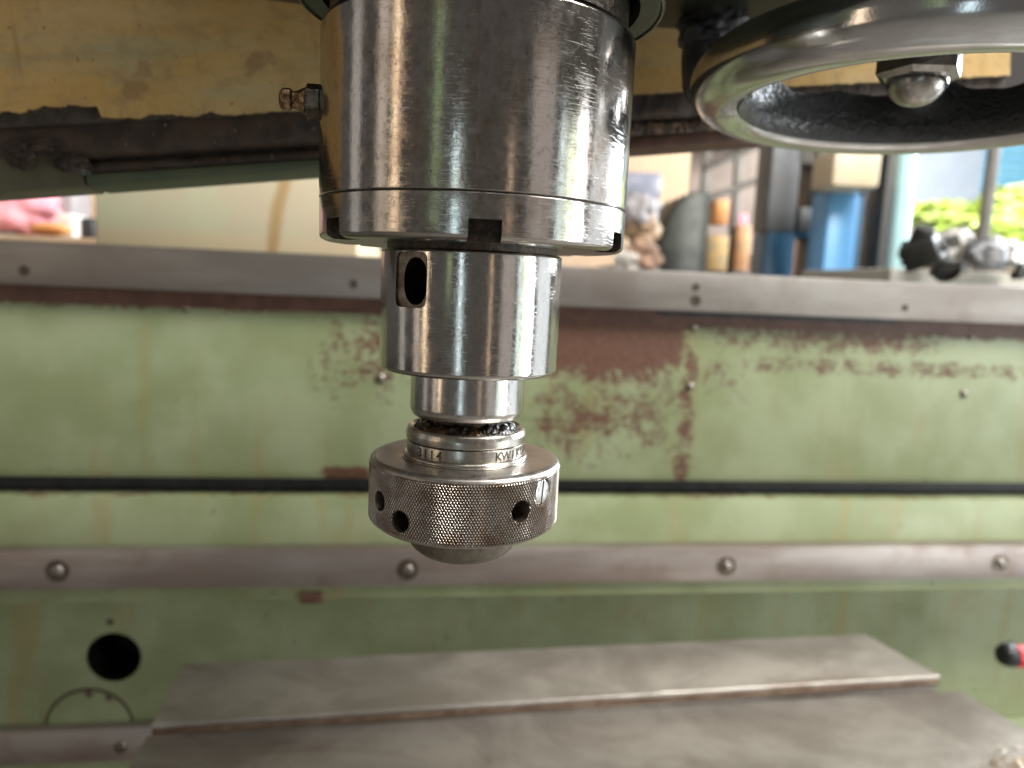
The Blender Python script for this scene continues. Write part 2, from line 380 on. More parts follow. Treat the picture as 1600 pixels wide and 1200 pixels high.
rects = [rc(835, 1075, 470, 600, .045, .06, 1.1), rc(1052, 1088, 540, 770, .016, .02, .66), rc(480, 680, 460, 640, .07, .06, .56),
         rc(1070, 1500, 495, 560, .07, .03, .60), rc(1130, 1620, 560, 592, .06, .008, .50), rc(800, 1070, 580, 730, .05, .06, .56),
         rc(-100, 640, 455, 486, .03, .008, .62), rc(500, 580, 728, 752, .01, .006, .9), rc(860, 1700, 500, 522, .04, .008, .85),
         rc(1080, 1180, 520, 640, .05, .04, .46)]
M['panel1'] = panel_mat('worn_green_panel_paint', rects)
M['panel2'] = panel_mat('green_panel_paint', [rc(-200, 1700, 772, 779, .1, .002, .5)])
M['panel3'] = panel_mat('recessed_green_paint', [])
r1 = box('upper_rail', U0_, U1_, -.022, .10, zr1b, zr1t, 'rail1', BED, .0015)
part(r1, 'brushed grey steel rail along the top of the bed')
box('primer_strip', U0_, U1_, -.006, .06, zpt-.004, zr1b-.0005, 'primer', BED)
box('rail_gap', bx(1025, 495)[0], bx(1392, 505)[0], -.0075, .0, zr1b-.0065, zr1b-.0006, 'slotdark', BED)
p1 = prism('upper_panel', [(0, zpt), (0, zpb+.011), (.006, zpb), (.05, zpb), (.05, zpt)], U0_, U1_, 'panel1', BED, 'yz')
part(p1, 'green painted panel worn through to red-brown primer')
box('slot_back', U0_, U1_, .03, .06, zst-.03, zpb+.02, 'slotdark', BED)
p2 = box('middle_panel', U0_, U1_, -.001, .028, zr2t-.03, zst, 'panel2', BED, .0012)
r2 = box('lower_rail', U0_, U1_, -.021, -.0015, zr2b, zr2t, 'rail2', BED, .0012)
part(r2, 'brownish steel rail with domed screws')
box('ledge', U0_, U1_, -.012, .028, zled, zr2b-.0005, 'panel2', BED, .0025)
def screw_head(parent, x, y, z, r, dome=.5, mat='screw', slot=True, name='screw'):
    prof = [(0, dome*r)]+[(r*math.sin(a), dome*r*math.cos(a)) for a in [R(15*k) for k in range(1, 7)]]+[(r, -.002)]
    o = lathe(name, prof, 20, mat, parent, axis=Matrix.Translation((x, y, z)) @ Matrix.Rotation(R(90), 4, 'X'))
    return o
for px, py, rr in ((90, 892, .0074), (637, 890, .0074), (1135, 885, .0074), (1563, 880, .0074)):
    u, z = bx(px, py, .021); lathe('washer', [(.0001, .0012), (.0125, .0012), (.013, -.001)], 24, 'oilsteel', r2, axis=Matrix.Translation((u, -.021, z)) @ Matrix.Rotation(R(90), 4, 'X'))
    screw_head(r2, u, -.0222, z, rr, .55)
for px, py, rr in ((38, 423, .0052), (552, 444, .0045), (1087, 449, .0045), (1087, 470, .0062), (1414, 481, .004)):
    u, z = bx(px, py, .022); lathe('screw_hole', [(.0001, .0004), (rr*.75, .0004), (rr, .0008), (rr*1.15, -.001)], 20, 'oilgap', r1, axis=Matrix.Translation((u, -.022, z)) @ Matrix.Rotation(R(90), 4, 'X'))
for px, py, rr in ((290, 480, .0055), (595, 590, .0058), (1083, 510, .0055), (1078, 604, .0052), (1517, 527, .0045), (1506, 615, .0055)):
    u, z = bx(px, py); screw_head(p1, u, -.0005, z, rr, .8)
u, z = bx(487, 932, .014); box('key_block', u-.013, u+.013, -.017, -.0125, z-.008, z+.006, 'primer', BED, .001)
# recessed lower panel with a round opening
Y3 = .10
def b3(px, py): return wallp(px, py, 0, .62+Y3/math.cos(WA))
hu, hz = b3(178, 1027); hr = .0345
def panel_with_hole(name, u0, u1, z0, z1, cu, cz, r, y, mat, parent):
    angs = sorted([math.atan2(b-cz, a-cu) for a in (u0, u1) for b in (z0, z1)]+[2*math.pi*k/64-math.pi for k in range(64)])
    v, f = [], []
    for a in angs:
        c, s = math.cos(a), math.sin(a)
        k = min((u1-cu)/c if c > 1e-9 else ((u0-cu)/c if c < -1e-9 else 1e9), (z1-cz)/s if s > 1e-9 else ((z0-cz)/s if s < -1e-9 else 1e9))
        v += [(cu+r*c, y, cz+r*s), (cu+k*c, y, cz+k*s), (cu+r*c, y+.0015, cz+r*s)]
    n = len(angs)
    for i in range(n):
        j = (i+1) % n; f += [(3*i, 3*i+1, 3*j+1, 3*j), (3*i, 3*j, 3*j+2, 3*i+2)]
    me = mesh(name, v, f); bm = bmesh.new(); bm.from_mesh(me); bmesh.ops.recalc_face_normals(bm, faces=bm.faces)
    bm.to_mesh(me); bm.free()
    if me.polygons[0].normal.y > 0: me.flip_normals()
    return link(name, me, mat, parent)
p3 = panel_with_hole('lower_panel', U0_, U1_, -.95, zled+.03, hu, hz, hr, Y3, 'panel3', BED)
box('hole_backing', hu-.06, hu+.06, Y3+.08, Y3+.085, hz-.06, hz+.06, 'darkhole', p3)
lathe('hole_sleeve', [(hr+.0003, -.0016), (hr+.0003, -.085)], 48, 'darkhole', p3, axis=Matrix.Translation((hu, Y3, hz)) @ Matrix.Rotation(R(90), 4, 'X'))
u, z = b3(172, 972); screw_head(p3, u, Y3, z, .0045, .2, 'oilgap')  # low dark dome stands in for a small hole in the panel
cu_, cz_ = b3(140, 1136); cr = (b3(207, 1136)[0]-b3(72, 1136)[0])/2
cov = lathe('round_cover', rounded([(.0001, .0022), (cr-.0015, .0022, .001), (cr-.0012, -.002)]), 64, 'panel3', p3, axis=Matrix.Translation((cu_, Y3, cz_)) @ Matrix.Rotation(R(90), 4, 'X'))
lathe('cover_seam', [(cr-.0014, .0008), (cr+.0018, .0008), (cr+.0022, -.001)], 64, 'oilgap', p3, axis=Matrix.Translation((cu_, Y3, cz_)) @ Matrix.Rotation(R(90), 4, 'X'))
for px, py in ((140, 1083), (172, 1088)):
    u, z = b3(px, py); screw_head(cov, u, Y3-.0022, z, .0052, .3, 'oilsteel')
s0 = b3(0, 1133)[1]; s1 = b3(0, 1184)[1]; ue = b3(420, 1140)[0]
r3 = box('bottom_rail', U0_, ue, Y3-.018, Y3-.0005, s1, s0, 'rail2', BED, .0012)
u, z = b3(204, 1154); screw_head(r3, u-.006, Y3-.018, z, .008, .5, 'oilsteel')
box('base_flange', U0_, U1_, Y3-.010, Y3-.0006, s1-.10, s1-.0006, 'panel3', BED, .002)

# ================================================================== TABLE PLATES
TA = R(6.8); ZT = -.42
def plate(name, pix, z, th, label, mat='plate'):
    pts = [atz(x, y, z) for x, y in pix]; n = len(pts)
    o = thing(name, (sum(p.x for p in pts)/n, sum(p.y for p in pts)/n, z-th), label, 'machine table')
    return o, [(p.x-o.location.x, p.y-o.location.y) for p in pts]
t1, poly = plate('rear_table_plate', [(285, 1037), (1352, 990), (1466, 1054), (238, 1130)], ZT, .030, 'worn brown steel plate with stepped front edge behind the lower plate', None)
prism('plate_body', poly, 0, .030, 'plate', t1, 'xy', .0014)
a, b = Vector(poly[3]), Vector(poly[2]); d = (b-a).normalized(); nrm2 = Vector((d.y, -d.x))
pts = [Vector((*(a+d*(b-a).length*k/60), .0278)) + Vector((*(nrm2*.0006), random.uniform(-.0003, .0003))) for k in range(61)]
rr_ = [.0031*(1+.12*noise.noise(Vector((k*.6, 0, 0)))+(.35 if k in (36, 37) else 0)) for k in range(61)]
M['stepface'] = noisy('rusty_step_face', (.13, .072, .045), (.24, .165, .115), 45, .5, .3, .4)
tube('step_face', [Vector((*(a+d*(b-a).length*k/30), .0215)) + Vector((*(nrm2*-.0012), 0)) for k in range(31)], .0042, 'stepface', t1, 10)
tube('rolled_edge', pts, rr_, 'plate', t1, 10)
t2, poly = plate('front_table_plate', [(229, 1150), (1502, 1078), (1900, 1325), (-60, 1640)], ZT-.0160, .040, 'broad worn steel table plate in the foreground at the bottom', None)
prism('plate_body', poly, 0, .040, 'plate', t2, 'xy', .0012)
# small pile of swarf at its right edge
ch = bmesh.new()
for k in range(90):
    c = atz(1592+random.gauss(0, 24), 1197+random.gauss(0, 9), ZT-.0160)+Vector((0, 0, random.uniform(0, .004)))
    rr = random.uniform(.002, .0045); q = Matrix.Translation(c) @ Matrix.Rotation(random.uniform(0, 6.3), 4, 'Z') @ Matrix.Rotation(random.uniform(0, 3), 4, 'X')
    prev = None; wdt = random.uniform(.0008, .002)
    for s in range(9):
        t = s*.6; p = [ch.verts.new(q @ Vector((rr*math.cos(t), rr*math.sin(t), h+s*.0002))) for h in (0, wdt)]
        if prev: ch.faces.new((prev[0], p[0], p[1], prev[1]))
        prev = p
me = bpy.data.meshes.new('swarf'); ch.to_mesh(me); ch.free()
tag(link('swarf', me, 'chip', None, True), 'curled bright metal chips lying on the front plate', 'metal chips', kind='stuff')

# red and black plug on the lower panel
pc = aty(1581, 1024, .66)
pl = thing('red_plastic_knob', pc, 'red plastic handle with black end at right edge before the green panel', 'handle')
M['redplastic'] = noisy('red_plastic', (.75, .05, .06), (.66, .04, .05), 60, .32, 0, .05); M['blackplastic'] = noisy('black_rubber', (.012, .012, .014), (.02, .02, .022), 80, .4, 0, .1)
AX = Matrix.Rotation(R(96), 4, 'Y')
lathe('cap', rounded([(.0001, -.018), (.011, -.018, .003), (.0155, -.012, .003), (.0165, .000, .002), (.0125, .0025)]), 24, 'blackplastic', pl, axis=AX)
lathe('grip', rounded([(.0125, .002), (.016, .0035, .001), (.016, .06, .004), (.0001, .062)]), 8, 'redplastic', pl, axis=AX, ang=20)
lathe('mount', [(.0001, .030), (.006, .030), (.006, .005)], 16, 'blackplastic', pl, axis=Matrix.Translation((.02, 0, 0)) @ Matrix.Rotation(R(-90), 4, 'X'))

# ================================================================== OVERHEAD BEAM
BL, BR = aty(0, 185, .13), aty(1000, 137, .20)
bu = (BR-BL).normalized(); bn = bu.cross(Vector((0, 0, 1))).normalized(); bv = bn.cross(bu)*-1
if bv.z < 0: bv = -bv
if bn.y > 0: bn = -bn
BM = Matrix(((bu.x, -bn.x, bv.x, BL.x), (bu.y, -bn.y, bv.y, BL.y), (bu.z, -bn.z, bv.z, BL.z), (0, 0, 0, 1)))
beam = thing('overhead_beam', BL, 'oil-stained yellow steel beam with rusty lower edge, behind the spindle head', 'beam')
beam.matrix_world = BM
def onb(px, py, off=0):
    n = -Vector((BM[0][1], BM[1][1], BM[2][1])); p = onplane(px, py, BL+n*off, n); return BM.inverted() @ p
b0, b1 = -.16, .62
# yellow face with a chipped lower edge: outline broken by bites
top = .14; edge = []
x = b1
def bite(x):
    s = 0
    for cx, wd, dp in ((.028, .030, .010), (.073, .012, .008), (.096, .007, .006), (.055, .01, .004), (.142, .018, .0025), (.262, .01, .004), (.300, .01, .003), (.005, .02, .006)):
        s = max(s, dp*max(0, 1-((x-cx)/wd)**2)*1.2) if abs(x-cx) < wd else s
    j_ = noise.noise(Vector((x*170, 0, 0)))+.6*noise.noise(Vector((x*480, 3, 0)))+.4*noise.noise(Vector((x*1300, 5, 0)))
    return s*(.38 if x < .045 else .2)*(1+.35*j_)+.0008*j_-(0 if x < .045 else .0035)
N = 700
poly = [(b0+(b1-b0)*k/N, bite(b0+(b1-b0)*k/N)) for k in range(N+1)]+[(b1, top), (b0, top)]
yb = prism('yellow_slide', poly, 0, .0016, 'yellow', beam, 'xz')
box('beam_core', b0, b1, .0017, .05, -.004, top, 'flake', beam)
def bar(name, z0, z1, y0, dep, mat, amp, fr, xa=b0, xb=b1, seed=0, nx=260, nz=10):
    v, f = [], []
    for i in range(nx+1):
        x = xa+(xb-xa)*i/nx
        for k in range(nz+1):
            t = math.pi*k/nz; z = (z0+z1)/2+(z1-z0)/2*math.cos(t); y = y0-dep*math.sin(t)**.6
            d = amp*(noise.noise(Vector((x*fr, z*fr, seed)))+.6*noise.noise(Vector((x*fr*3, z*fr*3, seed+4)))+.35*noise.noise(Vector((x*fr*9, z*fr*9, seed+9))))
            v.append((x, y-d, z+d*.5))
    for i in range(nx):
        for k in range(nz): a = i*(nz+1)+k; f.append((a, a+1, a+nz+2, a+nz+1))
    me = mesh(name, v, f)
    if me.polygons[nz//2].normal.y > 0: me.flip_normals()
    return link(name, me, mat, beam, True)
box('beam_backing', b0, b1, .012, .05, -.024, -.0042, 'flake', beam)
zb = lambda px, py: onb(px, py)[2]
za1, za2, za3, za4 = .0030, zb(350, 232), zb(350, 236), zb(350, 262)
zg = zb(350, 274)
b_split = onb(985, 190)[0]
bar('rusty_bar', za1, za2, .009, .006, 'rust', .0009, 90, b0, b_split, 1)
bar('lower_rusty_bar', za3, za4, .012, .006, 'rust', .0008, 90, onb(135, 260)[0], b_split, 5)
bar('flaking_bar', za1, zb(1030, 185), .010, .006, 'rust', .0010, 110, b_split, b1, 8)
bar('scaled_bar', zb(1030, 186), zb(1030, 212), .010, .005, 'rustpale', .0022, 120, b_split, b1, 11)
box('brown_flange', b_split, b1, .004, .045, zb(1030, 229), zb(1030, 210), 'primer', beam, .002)
box('green_flange', onb(128, 270)[0], b_split, .004, .045, zg, za4+.002, 'beamgreen', beam, .0015)
M['olive'] = noisy('olive_brown_paint', (.060, .052, .030), (.085, .075, .042), 40, .5, 0, .2)
box('olive_flange', b0, onb(128, 270)[0]-.0006, .0045, .045, zg, zb(60, 236), 'olive', beam, .0015)
for k, (px, py, rr, sq) in enumerate(((33, 240, .0060, (1.1, .6, 1.0)), (108, 254, .0050, (1.5, .6, .7)), (60, 226, .0050, (1.6, .6, .6)))):
    q = onb(px, py); lump('rust_clump', (q[0], .003, q[2]), rr, 'rust', beam, .55, 260, 5, k, sq)

# ================================================================== SPINDLE HEAD
HY = .165
zh = (aty(1040, 57, HY).z+aty(420, 2, HY).z)/2
head = thing('milling_head', (0, 0, .088), 'dark green cast spindle head above the quill', 'machine head')
box('head_casting', -.17, .40, -.02, HY-.002, zh-.088, .30, 'headgreen', head, .004)
lathe('bearing_housing', rounded([(.0514, .006), (.0520, .0005), (.0575, 0, .0008), (.0592, .0006, .0008), (.0598, .012), (.0598, .09)]), 128, 'headgreen', head)
lathe('housing_rim', [(.0588, -.0003), (.0597, .0), (.06, .0011), (.0597, .0014)], 128, 'oilsteel', head)
gl = thing('greasy_shaft', aty(1112, 45, .135), 'black greasy shaft end hanging beside the handwheel', 'shaft')
lump('grease_lump', (0, 0, 0), .0145, 'web', gl, .35, 90, 5, 3, (1.15, .9, 1.0))
q = aty(1094, 98, .135)-gl.location
lump('grease_drip', q, .011, 'web', gl, .25, 90, 4, 5, (.8, .8, 1.9))
tube('shaft', [(0, 0, -.01), (0, 0, .06)], .011, 'web', gl, 16)

# ================================================================== QUILL AND SPINDLE
sp = thing('spindle_quill', (0, 0, 0), 'shiny scratched steel quill with notched ring hanging from the head', 'spindle')
Rq = .0514
lathe('quill_sleeve', rounded([(.040, .0792), (.0494, .0792, .0006), (Rq, .0770, .0008), (Rq, .0246, .0002), (Rq-.0003, .0244), (.049, .0244)]), 256, 'quill', sp)
lathe('quill_neck', [(.0485, .0790), (.0485, .10)], 96, 'oilsteel', sp)
lathe('seam_gap', [(Rq-.0009, .0250), (Rq-.0009, .0240)], 128, 'oilgap', sp)  # dark joint line between sleeve and retaining ring
ring = lathe('retaining_ring', rounded([(.028, .0240), (Rq-.0004, .0240), (Rq-.0001, .0238, .0001), (Rq-.0002, .0118, .0022), (.0492, .0108, .0006), (.028, .0108), (.028, .0239)]), 256, 'ring', sp)
cut = []
for k in range(6):
    th = R(3.6+60*k); v, f = boxv(-.0047, .0047, -.0062, .006, -.0075, .004); mt = radial(th, Rq, .0168-.006)
    c = mesh('c', [mt @ Vector(p) for p in v], f); c.materials.append(M['oilgap'])
    bm = bmesh.new(); bm.from_mesh(c); bmesh.ops.recalc_face_normals(bm, faces=bm.faces); bm.to_mesh(c); bm.free()
    o = bpy.data.objects.new('c', c); COL.objects.link(o); cut.append(o)
boolean(ring, cut, ('oilgap',))
lathe('joint_groove', rounded([(.0292, .0110), (.0292, .0088), (.0309, .0086)]), 128, 'oilgap', sp)
nose_ = lathe('spindle_nose', rounded([(.012, .0092), (.0300, .0092, .0003), (.0309, .0084, .0004), (.0311, -.010), (.0309, -.0302, .0016), (.0296, -.0312, .0004), (.012, -.0312), (.012, .0092)]), 256, 'nose', sp)
TH = R(-37.5)
def ell_cutter(ax, az, d0, d1, mat, th, r, z, sup=2, n=48):
    mt = radial(th, r, z); v, f = [], []
    for d in (d0, d1):
        for k in range(n):
            t = 2*math.pi*k/n; c, s = math.cos(t), math.sin(t)
            v.append(mt @ Vector((ax*math.copysign(abs(c)**(2/sup), c), az*math.copysign(abs(s)**(2/sup), s), d)))
    f = [tuple(range(n)), tuple(range(2*n-1, n-1, -1))]+[(i, i+n, (i+1) % n+n, (i+1) % n) for i in range(n)]
    me = mesh('c', v, f); me.materials.append(M[mat]); bm = bmesh.new(); bm.from_mesh(me); bmesh.ops.recalc_face_normals(bm, faces=bm.faces); bm.to_mesh(me); bm.free()
    o = bpy.data.objects.new('c', me); COL.objects.link(o); return o
c1 = ell_cutter(.0066, .0087, -.0016, .006, 'pocket', R(-38.5), .0311, -.0007, 7)
c2 = ell_cutter(.0049, .0074, -.016, .006, 'darkhole', R(-36.3), .0311, -.0011, 2.3)
boolean(nose_, [c1, c2], ('pocket', 'darkhole'))
# grease fitting on the left flank
gf = thing('grease_fitting', (0, 0, 0), 'small brass grease nipple screwed into the left side of the quill', 'grease nipple')
GA = radial(R(-83), .0505, .0548)
hexp = [(.0001, .001), (.0056, .001), (.0056, .0048), (.0047, .0054), (.0001, .0054)]
lathe('hex_base', hexp, 6, 'oilsteel', gf, axis=GA, ang=10)
lathe('nipple', rounded([(.0032, .005), (.0042, .0056, .0004), (.0030, .0078, .0006), (.0026, .0092, .0004), (.0036, .0100, .0006), (.0034, .0128, .0008), (.0018, .0136, .0003), (.0001, .0136)]), 28, 'brass', gf, axis=GA)

# ================================================================== COLLET CHUCK
ck = thing('collet_chuck', (0, 0, -.10), 'tool holder with knurled steel collet nut held below the spindle', 'collet chuck')
ck.location = (0, 0, 0)
lathe('holder_collar', rounded([(.010, -.0308), (.0196, -.0308), (.01995, -.0314, .0002), (.0201, -.0449, .0014), (.0188, -.0473, .0006), (.014, -.0475)]), 160, 'collar', ck)
lathe('neck', [(.0150, -.0465), (.0146, -.0505), (.0165, -.0535)], 96, 'oilgap', ck)
gz = lathe('grease_bead', [(.0147+.0044*t, -.0484-.0046*t+.0016*t*(1-t)) for t in [k/22 for k in range(23)]], 420, 'grease', ck, ang=180)
for v in gz.data.vertices:
    c = v.co; a = math.atan2(c.x, -c.y); rr = math.hypot(c.x, c.y)
    k = noise.noise(Vector((a*5, rr*420, 2)))+.6*noise.noise(Vector((a*13, rr*900, 5)))+.35*noise.noise(Vector((a*31, rr*2100, 8)))
    c.z += .0007*k-.0002; c.x *= 1+.022*k; c.y *= 1+.022*k
lathe('lip_ring', rounded([(.0165, -.0536), (.0186, -.0520, .0004), (.0198, -.0509, .0003), (.0206, -.0516, .0004), (.0212, -.0532, .0003), (.0211, -.0555, .0002), (.0205, -.0557)]), 160, 'lip', ck)
lathe('thin_groove', [(.0204, -.0554), (.0203, -.0562)], 96, 'oilgap', ck)
tr = lathe('marked_ring', rounded([(.0203, -.05595), (.0208, -.0561, .0001), (.0208, -.0600, .0001), (.0206, -.0602)]), 160, 'lip', ck)
lathe('base_ring', rounded([(.0206, -.0600), (.0216, -.0602, .0003), (.0221, -.0609, .0003), (.0219, -.0617, .0002), (.0224, -.0619)]), 160, 'lip', ck)
# stamped lettering, bent round the ring
def stamp(text, th0, pitch, size, z, r):
    for k, chh in enumerate(text):
        cu = bpy.data.curves.new('letter', 'FONT'); cu.body = chh; cu.size = size; cu.extrude = .00010; cu.bevel_depth = .00004; cu.align_x = 'CENTER'; cu.offset = .00002
        o = bpy.data.objects.new('t', cu); COL.objects.link(o); bpy.context.view_layer.update()
        me = bpy.data.meshes.new_from_object(o.evaluated_get(bpy.context.evaluated_depsgraph_get())); bpy.data.objects.remove(o, do_unlink=True)
        t0 = th0+pitch*k
        for v in me.vertices:
            a = t0+v.co.x/r; rr = r+v.co.z; y = v.co.y
            v.co = (rr*math.sin(a), -rr*math.cos(a), z+y)
        me.name = 'letter'; link('letter', me, 'stamp', tr)
stamp('3114', R(-47.5), R(7.6), .0043, -.0597, .0208)
stamp('KWIKCOOL', R(32.5), R(9.3), .0043, -.0597, .0208)

# knurled nut
Rn = .0338; ZK0, ZK1 = -.0848, -.0634
nut = lathe('nut_face', rounded([(.0222, -.0620), (.0260, -.0616), (.0318, -.0617, .0005), (.0332, -.0624, .0007), (Rn-.0001, -.0634)]), 192, 'nuttop', ck)
holes = [(R(-56.6), -.0742, .0034, 'hole'), (R(-37.2), -.0784, .0036, 'hole'), (R(34), -.0737, .0037, 'hole'), (R(51.5), -.0689, .0045, 'screw')]
def knurl():
    NC, per, NR = 204, 6, 72
    nc = NC*per; th = np.arange(nc)/nc*2*np.pi; zz = np.linspace(ZK0, ZK1, NR+1)
    T, Z = np.meshgrid(th, zz); pz = (ZK1-ZK0)/12; Z0_ = Z-ZK0
    tri = lambda q: 1-np.abs(2*(q-np.floor(q))-1)
    a = T*NC/(2*np.pi)+Z0_/pz+1e-6; b = T*NC/(2*np.pi)-Z0_/pz+1e-6
    H = np.minimum(np.minimum(tri(a), tri(b)), .5)/.5*.00042; CR = H/.00042
    fade = np.clip((Z-ZK0)/.0009, 0, 1)*np.clip((ZK1-Z)/.0009, 0, 1); H = H*fade
    X2, Z2 = T.copy(), Z.copy(); inside = np.zeros(T.shape, bool); snap = []
    for t0, z0, r, kd in holes:
        dt = (T-t0+np.pi) % (2*np.pi)-np.pi; sx = dt*Rn; sz = Z-z0; d = np.hypot(sx, sz)
        H *= np.clip((d-r)/.0005, 0, 1)
        ins = d < r; inside |= ins; snap.append((ins, d, sx, sz, t0, z0, r))
    faces = []; kept = np.zeros((NR, nc), bool)
    for i in range(NR):
        j = np.arange(nc); j2 = (j+1) % nc
        bad = inside[i, j] | inside[i, j2] | inside[i+1, j] | inside[i+1, j2]; kept[i] = ~bad
    # snap rim vertices to the hole circle
    for i in range(NR):
        for j in np.nonzero(~kept[i])[0]:
            for (ii, jj) in ((i, j), (i, (j+1) % nc), (i+1, j), (i+1, (j+1) % nc)):
                if not inside[ii, jj]:
                    for ins, d, sx, sz, t0, z0, r in snap:
                        if d[ii, jj] < r+.0012:
                            k = r/d[ii, jj]; X2[ii, jj] = t0+sx[ii, jj]*k/Rn; Z2[ii, jj] = z0+sz[ii, jj]*k
    RR = Rn-.0004+H
    # round the lower corner
    low = np.clip((ZK0+.0020-Z)/.0020, 0, 1); RR = RR-.0013*low**2
    V = np.stack([RR*np.sin(X2), -RR*np.cos(X2), Z2], -1).reshape(-1, 3)
    F = []
    uv = []
    for i in range(NR):
        for j in np.nonzero(kept[i])[0]:
            j2 = (j+1) % nc; F.append((i*nc+j, i*nc+j2, (i+1)*nc+j2, (i+1)*nc+j))
            u0, u1 = j/nc*.212, (j+1)/nc*.212; uv += [u0, zz[i], u1, zz[i], u1, zz[i+1], u0, zz[i+1]]
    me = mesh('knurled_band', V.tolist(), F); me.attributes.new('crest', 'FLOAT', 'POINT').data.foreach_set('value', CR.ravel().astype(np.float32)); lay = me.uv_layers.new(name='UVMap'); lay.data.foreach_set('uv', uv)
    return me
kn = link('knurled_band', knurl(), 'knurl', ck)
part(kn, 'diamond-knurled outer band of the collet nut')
for t0, z0, r, kd in holes:
    mt = radial(t0, Rn-.0002, z0)
    # wall follows the curved face: start ring sits on the cylinder surface
    v, f = [], []; n = 40
    for dep in (0, .0006, .009):
        for k in range(n):
            a = 2*math.pi*k/n; rr = (r+.00012) if dep == 0 else r-(.0001 if dep > .001 else 0)
            x, y = rr*math.cos(a), rr*math.sin(a); surf = math.sqrt(max(0, (Rn-.0002)**2-x*x))-(Rn-.0002)
            v.append(mt @ Vector((x, y, surf+.00004-dep if dep < .001 else -dep)))
    for q in range(2):
        for k in range(n): f.append((q*n+k, q*n+(k+1) % n, (q+1)*n+(k+1) % n, (q+1)*n+k))
    if kd == 'hole':
        o = link('spanner_hole', mesh('spanner_hole', v, f), 'bore', kn, True)
        v2 = v[2*n:]; link('hole_bottom', mesh('hole_bottom', v2, [tuple(range(n))]), 'darkhole', o)
    else:
        o = link('screw_seat', mesh('screw_seat', v, f), 'bore', kn, True)
        sr = r-.0003
        s_ = lathe('slotted_screw', rounded([(.0001, 0), (sr-.0003, 0, .0002), (sr, -.0004), (sr, -.004)]), 40, 'collar', ck, axis=mt @ Matrix.Translation((0, 0, -.0002)))
        vb, fb = boxv(-.00042, .00042, -.006, .006, -.0011, .002); mc = mt @ Matrix.Rotation(R(-7), 4, 'Z')
        c = mesh('c', [mc @ Vector(p) for p in vb], fb); c.materials.append(M['oilgap']); bm = bmesh.new(); bm.from_mesh(c); bmesh.ops.recalc_face_normals(bm, faces=bm.faces); bm.to_mesh(c); bm.free()
        # close the screw so the slot cuts cleanly
        bm = bmesh.new(); bm.from_mesh(s_.data); bmesh.ops.remove_doubles(bm, verts=bm.verts, dist=.00008); bmesh.ops.holes_fill(bm, edges=bm.edges); bmesh.ops.recalc_face_normals(bm, faces=bm.faces); bm.to_mesh(s_.data); bm.free()
        oc = bpy.data.objects.new('c', c); COL.objects.link(oc); boolean(s_, [oc], ('oilgap',))
lathe('nut_underside', rounded([(Rn-.0017, -.0848), (.0314, -.0856, .0004), (.0200, -.0856)]), 128, 'nuttop', ck)
lathe('collet_gap', [(.0214, -.0850), (.0212, -.0872)], 96, 'oilgap', ck)
lathe('collet_nose', rounded([(.0203, -.0868), (.0206, -.0876, .0003), (.0203, -.0905, .001), (.0186, -.0945, .0015), (.0150, -.0974, .0012), (.0110, -.0978), (.0100, -.0900)]), 128, 'dullnose', ck)
lathe('collet_bore', [(.0101, -.0966), (.0098, -.060)], 64, 'darkhole', ck)

# ================================================================== HANDWHEEL
HW = thing('handwheel', (.2006, .08, .0962), 'polished round-rim handwheel with black spokes at upper right', 'handwheel')
HW.rotation_euler = (-.0145, .0121, 0)
WR, WT = .0893, .0135
def torus(name, Rr, rt, mat, parent, sx=1, nu=160, nv=36, z=0):
    v, f = [], []
    for i in range(nu):
        a = 2*math.pi*i/nu
        for k in range(nv):
            b = 2*math.pi*k/nv; q = Rr+rt*math.cos(b); v.append((q*math.cos(a), q*math.sin(a), z+rt*math.sin(b)*sx))
    for i in range(nu):
        for k in range(nv): f.append((i*nv+k, (i+1) % nu*nv+k, (i+1) % nu*nv+(k+1) % nv, i*nv+(k+1) % nv))
    return link(name, mesh(name, v, f), mat, parent, True)
torus('rim', WR, WT, 'chrome', HW)
SPK = [R(59), R(239)]
# black cast web lining the inside of the rim, swelling where the spokes join
v, f = [], []; nu, nv = 620, 40
for i in range(nu):
    a = 2*math.pi*i/nu
    dmin = min(abs((a-s+math.pi) % (2*math.pi)-math.pi) for s in SPK)
    topz = .0150+.0016*math.sin(a*9)+.0012*noise.noise(Vector((math.cos(a)*6, math.sin(a)*6, 0)))
    sw = .010*math.exp(-(dmin/.16)**2); topz += .006*math.exp(-(dmin/.20)**2)
    for k in range(nv):
        t = k/(nv-1); zz = -.0098+(topz+.0098)*t; prof = math.sin(math.pi*min(1, max(0, t)))**.5
        off = math.sqrt(max(0, WT*WT-min(zz, 0)**2))+.0008; rr = WR-off-.0012*prof-sw*max(0, t-.35)*1.4+.0005*noise.noise(Vector((math.cos(a)*40, math.sin(a)*40, t*16)))+.0005*noise.noise(Vector((math.cos(a)*95, math.sin(a)*95, t*34)))
        v.append((rr*math.cos(a), rr*math.sin(a), zz))
for i in range(nu):
    for k in range(nv-1): f.append((i*nv+k, i*nv+k+1, (i+1) % nu*nv+k+1, (i+1) % nu*nv+k))
me = mesh('web', v, f)
if me.polygons[20].normal.dot(me.polygons[20].center) > 0: me.flip_normals()
link('web', me, 'web', HW, True)
